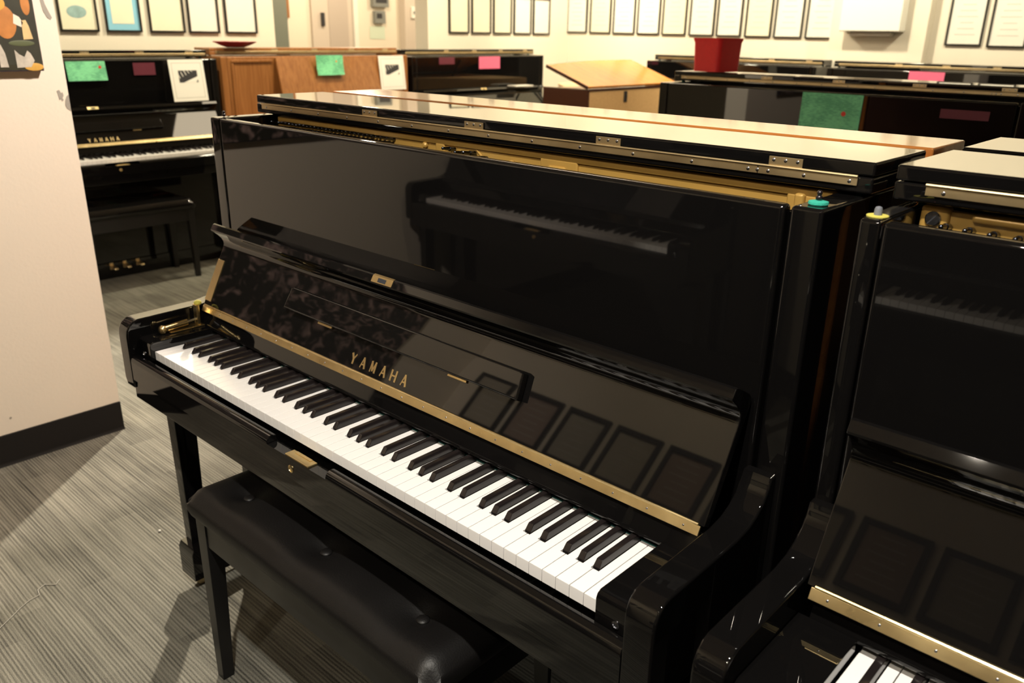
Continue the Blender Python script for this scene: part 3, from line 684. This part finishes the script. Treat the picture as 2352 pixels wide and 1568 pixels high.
def floral():
    mt, nt, b = nm('dark_floral_canvas'); b.inputs['Roughness'].default_value = .5
    N = nt.nodes.new; L = nt.links.new
    tc = N('ShaderNodeTexCoord'); n = N('ShaderNodeTexNoise'); n.inputs['Scale'].default_value = 22; n.inputs['Detail'].default_value = 3; n.inputs['Distortion'].default_value = .8
    L(tc.outputs['Object'], n.inputs['Vector'])
    cr = N('ShaderNodeValToRGB'); e = cr.color_ramp.elements; e[0].position = .50; e[0].color = (.03, .028, .022, 1); e[1].position = .72; e[1].color = (.50, .36, .33, 1)
    L(n.outputs['Fac'], cr.inputs[0]); L(cr.outputs[0], b.inputs['Base Color']); return mt
t2 = thing('canvas_painting', 'large dark floral canvas on the near white wall, seen only mirrored in the piano', 'painting', (XS, -1.34, .965))
box('canvas_body', MATS['canvas_edge'], (.002, .026, 0, 1.21, 0, 1.0), t2, .002)
box('painted_front', floral(), (.0255, .0272, .003, 1.207, .003, .997), t2, .0004)

# ------------------------------------------------------------------ notices, notes and painted maroon reflections on the pianos
def sheet_x(name, label, cat, mat, x, y0, y1, z0, z1, dot=None, lean=.0, curl=.0, rx=0, skew=0, group=None):
    """upright sheet facing +x, its base line at x; leans back by lean"""
    W, Hh = y1-y0, z1-z0
    def fn(bm):
        nx, nz = 6, 8; V = []
        for side in (0, 1):
            g = [[bm.verts.new((-lean*(j/nz)-curl*(1-j/nz)**2*(-1)-(.0008 if side else 0), W*i/nx+skew*(1-j/nz), Hh*j/nz)) for j in range(nz+1)] for i in range(nx+1)]
            V.append(g)
            for i in range(nx):
                for j in range(nz): bm.faces.new((g[i][j], g[i+1][j], g[i+1][j+1], g[i][j+1]) if not side else (g[i][j+1], g[i+1][j+1], g[i+1][j], g[i][j]))
    o = mk(name, mat, fn, None, (x, y0, z0)); tg(o, label, cat, group)
    if dot:
        mk('dot_sticker', dot[3], lambda bm: lathe(bm, [(dot[2], 0), (dot[2], .0008), (.0005, .0009)], 16), o, (.0012-lean*dot[1]/Hh+curl*(1-dot[1]/Hh)**2, dot[0]+skew*(1-dot[1]/Hh), dot[1]), (0, R(90), 0))
    return o
XL = -3.694
sheet_x('notice_paper', 'green notice with a red dot on the black piano by the near wall edge', 'notice', GREENP, XL+.016, 1.02, 1.222, 1.078, 1.176, (.172, .068, .0075, DOTR), .014)
sheet_x('note_or_reflection', 'dark maroon painted reflection on the black piano, between green notice and white leaflet', 'note', MAROON, XL+.004, 1.372, 1.495, 1.10, 1.165)  # thin sheet stands in for a maroon reflection in the lacquer
sheet_x('notice_paper', 'pale green curling notice with an orange dot on the walnut piano', 'notice', GREENP, XL+.058, 2.535, 2.745, 1.075, 1.198, (.155, .085, .006, DOTO), .002, .012)
sheet_x('note_or_reflection', 'maroon note at the left end of the black piano nearest the corner', 'note', MAROON, XL+.004, 3.652, 3.81, 1.125, 1.176)
sheet_x('note_or_reflection', 'bright pink note on the black piano nearest the corner', 'note', PINK, XL+.006, 4.07, 4.305, 1.086, 1.177)
def leaflet(label, x, y0, y1, z0, z1):
    W, Hh = y1-y0, z1-z0
    t = thing('leaflet', label, 'leaflet', (x, y0, z0)); lean = .028
    rotm = (0, -math.atan2(lean, Hh), 0)
    s = mk('paper_sheet', WHITEP, lambda bm: bx(bm, 0, .002, 0, W, 0, Hh, .0005), t, rot=rotm)
    mk('printed_border', INK, lambda bm: [bx(bm, .002, .0024, .016, W-.016, a, a+.0025) for a in (.018, Hh-.020)] + [bx(bm, .002, .0024, a, a+.0025, .018, Hh-.018) for a in (.016, W-.018)], s)
    def pic(bm): bx(bm, .002, .0024, W*.24, W*.78, Hh*.45, Hh*.74)
    pc = mk('keyboard_picture', INKD, pic, s)
    def kf(bm):
        a, b = W*.24, W*.78; c, d = Hh*.45, Hh*.74
        prism(bm, [(a+.025, c), (b-.012, c), (b, c+.018), (b, c+(d-c)*.5)], .0024, .0027, 'x')
        for q in range(5):
            yy = a+(b-a)*(.05+.17*q); z_ = c+(d-c)*(.30+.13*q)
            prism(bm, [(yy, z_+.004), (yy+.004, z_+.004), (yy-.008, min(d, z_+.030)), (yy-.012, min(d, z_+.030))], .0024, .0026, 'x')
    mk('pictured_keys', WHITEP, kf, pc)
    return t
leaflet('white leaflet with a keyboard picture on the black piano by the left wall', XL+.05, 1.562, 1.772, .952, 1.182)
leaflet('white leaflet with a keyboard picture on the walnut piano', XL+.070, 3.05, 3.272, .965, 1.192)
# papers and a painted reflection on the middle piano and back row
def sheet_y(name, label, cat, mat, x0, x1, z0, z1, y, dot=None, skew=0):
    W, Hh = x1-x0, z1-z0
    o = mk(name, mat, lambda bm: prism(bm, [(0, 0), (W, 0), (W-skew, Hh), (-skew, Hh)], -.0012, 0, 'y'), None, (x0, y, z0), smooth=False); tg(o, label, cat)
    if dot: mk('dot_sticker', dot[3], lambda bm: lathe(bm, [(dot[2], 0), (dot[2], .0008), (.0005, .0009)], 16), o, (dot[0], -.0012, dot[1]), (R(90), 0, 0))
    return o
sheet_y('notice_paper', 'large green notice with a red dot on the middle piano facing us', 'notice', GREENP, -.333, -.098, 1.008, 1.154, 2.498, (.172, .075, .009, DOTR), -.003)
sheet_y('note_or_reflection', 'painted maroon reflection low on the middle piano, right of its green notice', 'note', MAROON, .178, .335, 1.094, 1.125, 2.499)  # maroon mirror image on the lacquer, modelled as a coloured sheet
sheet_y('note_or_reflection', 'pink note on the right-hand piano of the back row', 'note', PINK, -.855, -.635, 1.085, 1.157, 5.245, None, .0)
# red pot
def pot(bm):
    def ring(h, s, zz, inner=0):
        out = []
        n = 8
        for k_ in range(4):
            a = R(45+90*k_+8)
            cx, cy = s*cos(a), s*sin(a); rr = s*.22
            for q in range(5):
                b_ = a-R(45)+R(90)*q/4
                out.append(bm.verts.new(((s-rr)*cos(a)+rr*cos(b_), (s-rr)*sin(a)+rr*sin(b_), zz)))
        return out
    S = [(.094, 0), (.100, .118), (.106, .130), (.106, .138), (.097, .138), (.094, .12), (.088, .02)]
    rs = [ring(0, s, z) for s, z in S]
    bm.faces.new(rs[0][::-1]); n = len(rs[0])
    for a, b in zip(rs, rs[1:]):
        for i in range(n): bm.faces.new((a[i], a[(i+1) % n], b[(i+1) % n], b[i]))
    bm.faces.new(rs[-1])
tg(mk('planter_pot', REDP, pot, None, (-.838, 2.705, CT+.047), (0, 0, R(-20))), 'bright red square tapered pot on the lid of the middle piano', 'pot')
dsh = tg(mk('scalloped_dish', REDD, lambda bm: lathe(bm, [(.05, 0), (.085, .012), (.125, .030), (.128, .034), (.120, .033), (.08, .018), (.002, .010)], 48, wob=.07, wn=8), None, (-3.83, 2.08, CT*1.03+.049)), 'dark red scalloped dish on the walnut piano lid by the left wall', 'dish')
# books on the far black piano's shelf
tg(box('sheet_music', PAPER, (-3.645, -3.55, 4.35, 4.56, .9495, .9580), None, .001), 'pale sheet music lying on the black piano nearest the corner', 'sheet music')
# ------------------------------------------------------------------ grand piano in the corner
G = thing('grand_piano', 'small honey-coloured grand piano with raised glossy lid before the far corner', 'piano', (-2.49, 3.94, 0))
out = [(0, 0), (0, 1.08), (-.86, 1.08), (-.86, .80), (-.80, .62), (-.66, .48), (-.52, .36), (-.44, .20), (-.42, .06), (-.38, 0)]
mk('rim', TANW, lambda bm: prism(bm, out, .72, .985, 'z', .006), G)
mk('tail_panel', DKBR, lambda bm: bx(bm, -.405, .004, -.022, -.001, .70, 1.0, .008, 3), G, label='dark brown tail end')
mk('top_edge', DKBR, lambda bm: bx(bm, -.02, .006, 0, 1.08, .986, 1.000, .003), G)
mk('lid_latch', INKD, lambda bm: [bx(bm, .001, .010, .40, .432, .90, .975, .003), bx(bm, .010, .016, .408, .424, .925, .95, .002)], G)
ld = mk('lid', HONEY, lambda bm: prism(bm, [(0, -.02), (0, 1.08), (-.47, 1.08), (-.46, .5), (-.43, .2), (-.40, -.02)], 0, .016, 'z', .004), G, (0, 0, 1.003), (0, R(19), 0))
mk('lid_edge', DKBR, lambda bm: bx(bm, -.40, 0, -.028, -.0205, -.004, .018, .002), ld)
mk('lid_prop', DKBR, lambda bm: tube(bm, (-.30, .70, .986), (-.36, .74, 1.125), .008), G)
for x, y in ((-.08, .12), (-.1, .95), (-.76, .95)): mk('leg', TANW, lambda bm: tube(bm, (x, y, 0), (x, y, .721), .026, .04, 16), G)

# ------------------------------------------------------------------ hallway beyond the opening
st_ = lambda n, m_, d: box(n, m_, d, None, .002, kind='structure')
st_('trim_2', GREYD, (-6.499, -6.46, 3.80, 4.165, 0, 2.2))
dr = st_('door_1', DOORP, (-6.499, -6.47, 4.455, 4.96, 0, 2.1))
box('door_handle', INKD, (-6.470, -6.44, 4.56, 4.595, 1.39, 1.52), dr, .004)
box('door_panel', simple('door_inset', (.50, .43, .38), .5), (-6.470, -6.464, 4.66, 4.90, 1.15, 1.95), dr, .003)
st_('trim_3', WHITEP, (-6.499, -6.45, 4.965, 5.02, 0, 2.2))
t_ = thing('picture_frame', 'brown wooden picture frame in the hallway', 'frame', (-6.5, 4.10, 1.46)); box('frame_border', WALNUT, (.001, .03, .03, .10, 0, .5), t_, .003)
t_ = thing('wall_panel_box', 'grey electrical box on the hallway wall', 'box', (-6.5, 5.25, 1.43)); box('body', GREYB, (.001, .05, 0, .14, 0, .125), t_, .004); box('display', INKD, (.05, .053, .02, .09, .05, .10), t_, .001)
t_ = thing('wall_panel_box', 'grey wide unit on the hallway wall above the electrical box', 'box', (-6.5, 5.225, 1.595)); box('body', GREYB, (.001, .06, 0, .21, 0, .25), t_, .004); box('display', INKD, (.06, .063, .03, .18, .04, .2), t_, .001)
t_ = tg(box('hall_notice', simple('pale_green_paper', (.62, .72, .60), .6), (-6.499, -6.495, 5.20, 5.41, 1.27, 1.40), None, .001), 'pale greenish sheet pinned below the electrical box in the hallway', 'notice')
st_('trim_4', DOORP, (-6.499, -6.40, 5.62, 5.77, 0, H-.01))
wn = st_('window_1', DARKG, (-6.499, -6.45, 5.79, 6.08, .9, 2.2))
t_ = thing('light_switch', 'white switch box beside the dark hallway window', 'switch', (-6.45, 5.70, 1.49)); box('body', WHITEP, (.051, .075, 0, .06, 0, .12), t_, .004); box('toggle', GREYB, (.075, .082, .022, .038, .045, .075), t_, .001)

# ------------------------------------------------------------------ litter on the carpet
def thr(bm):
    P_ = [(-.80, -.42), (-.83, -.40), (-.86, -.36), (-.885, -.325), (-.905, -.30), (-.92, -.275), (-.925, -.25), (-.95, -.245), (-.96, -.225), (-.94, -.205), (-.955, -.19)]
    for a, b in zip(P_, P_[1:]): tube(bm, (a[0], a[1], .0016), (b[0], b[1], .0016), .0009, n=5)
thr_o = tg(mk('loose_thread', STRINGM, thr), 'thin pale thread lying loose on the carpet at left', 'thread')
tg(mk('paper_scrap', PAPER, lambda bm: sph(bm, (-.985, .09, .003), .0035, 8, 1.3, 1, .8)), 'tiny white scrap on the carpet left of the bench', 'scrap')
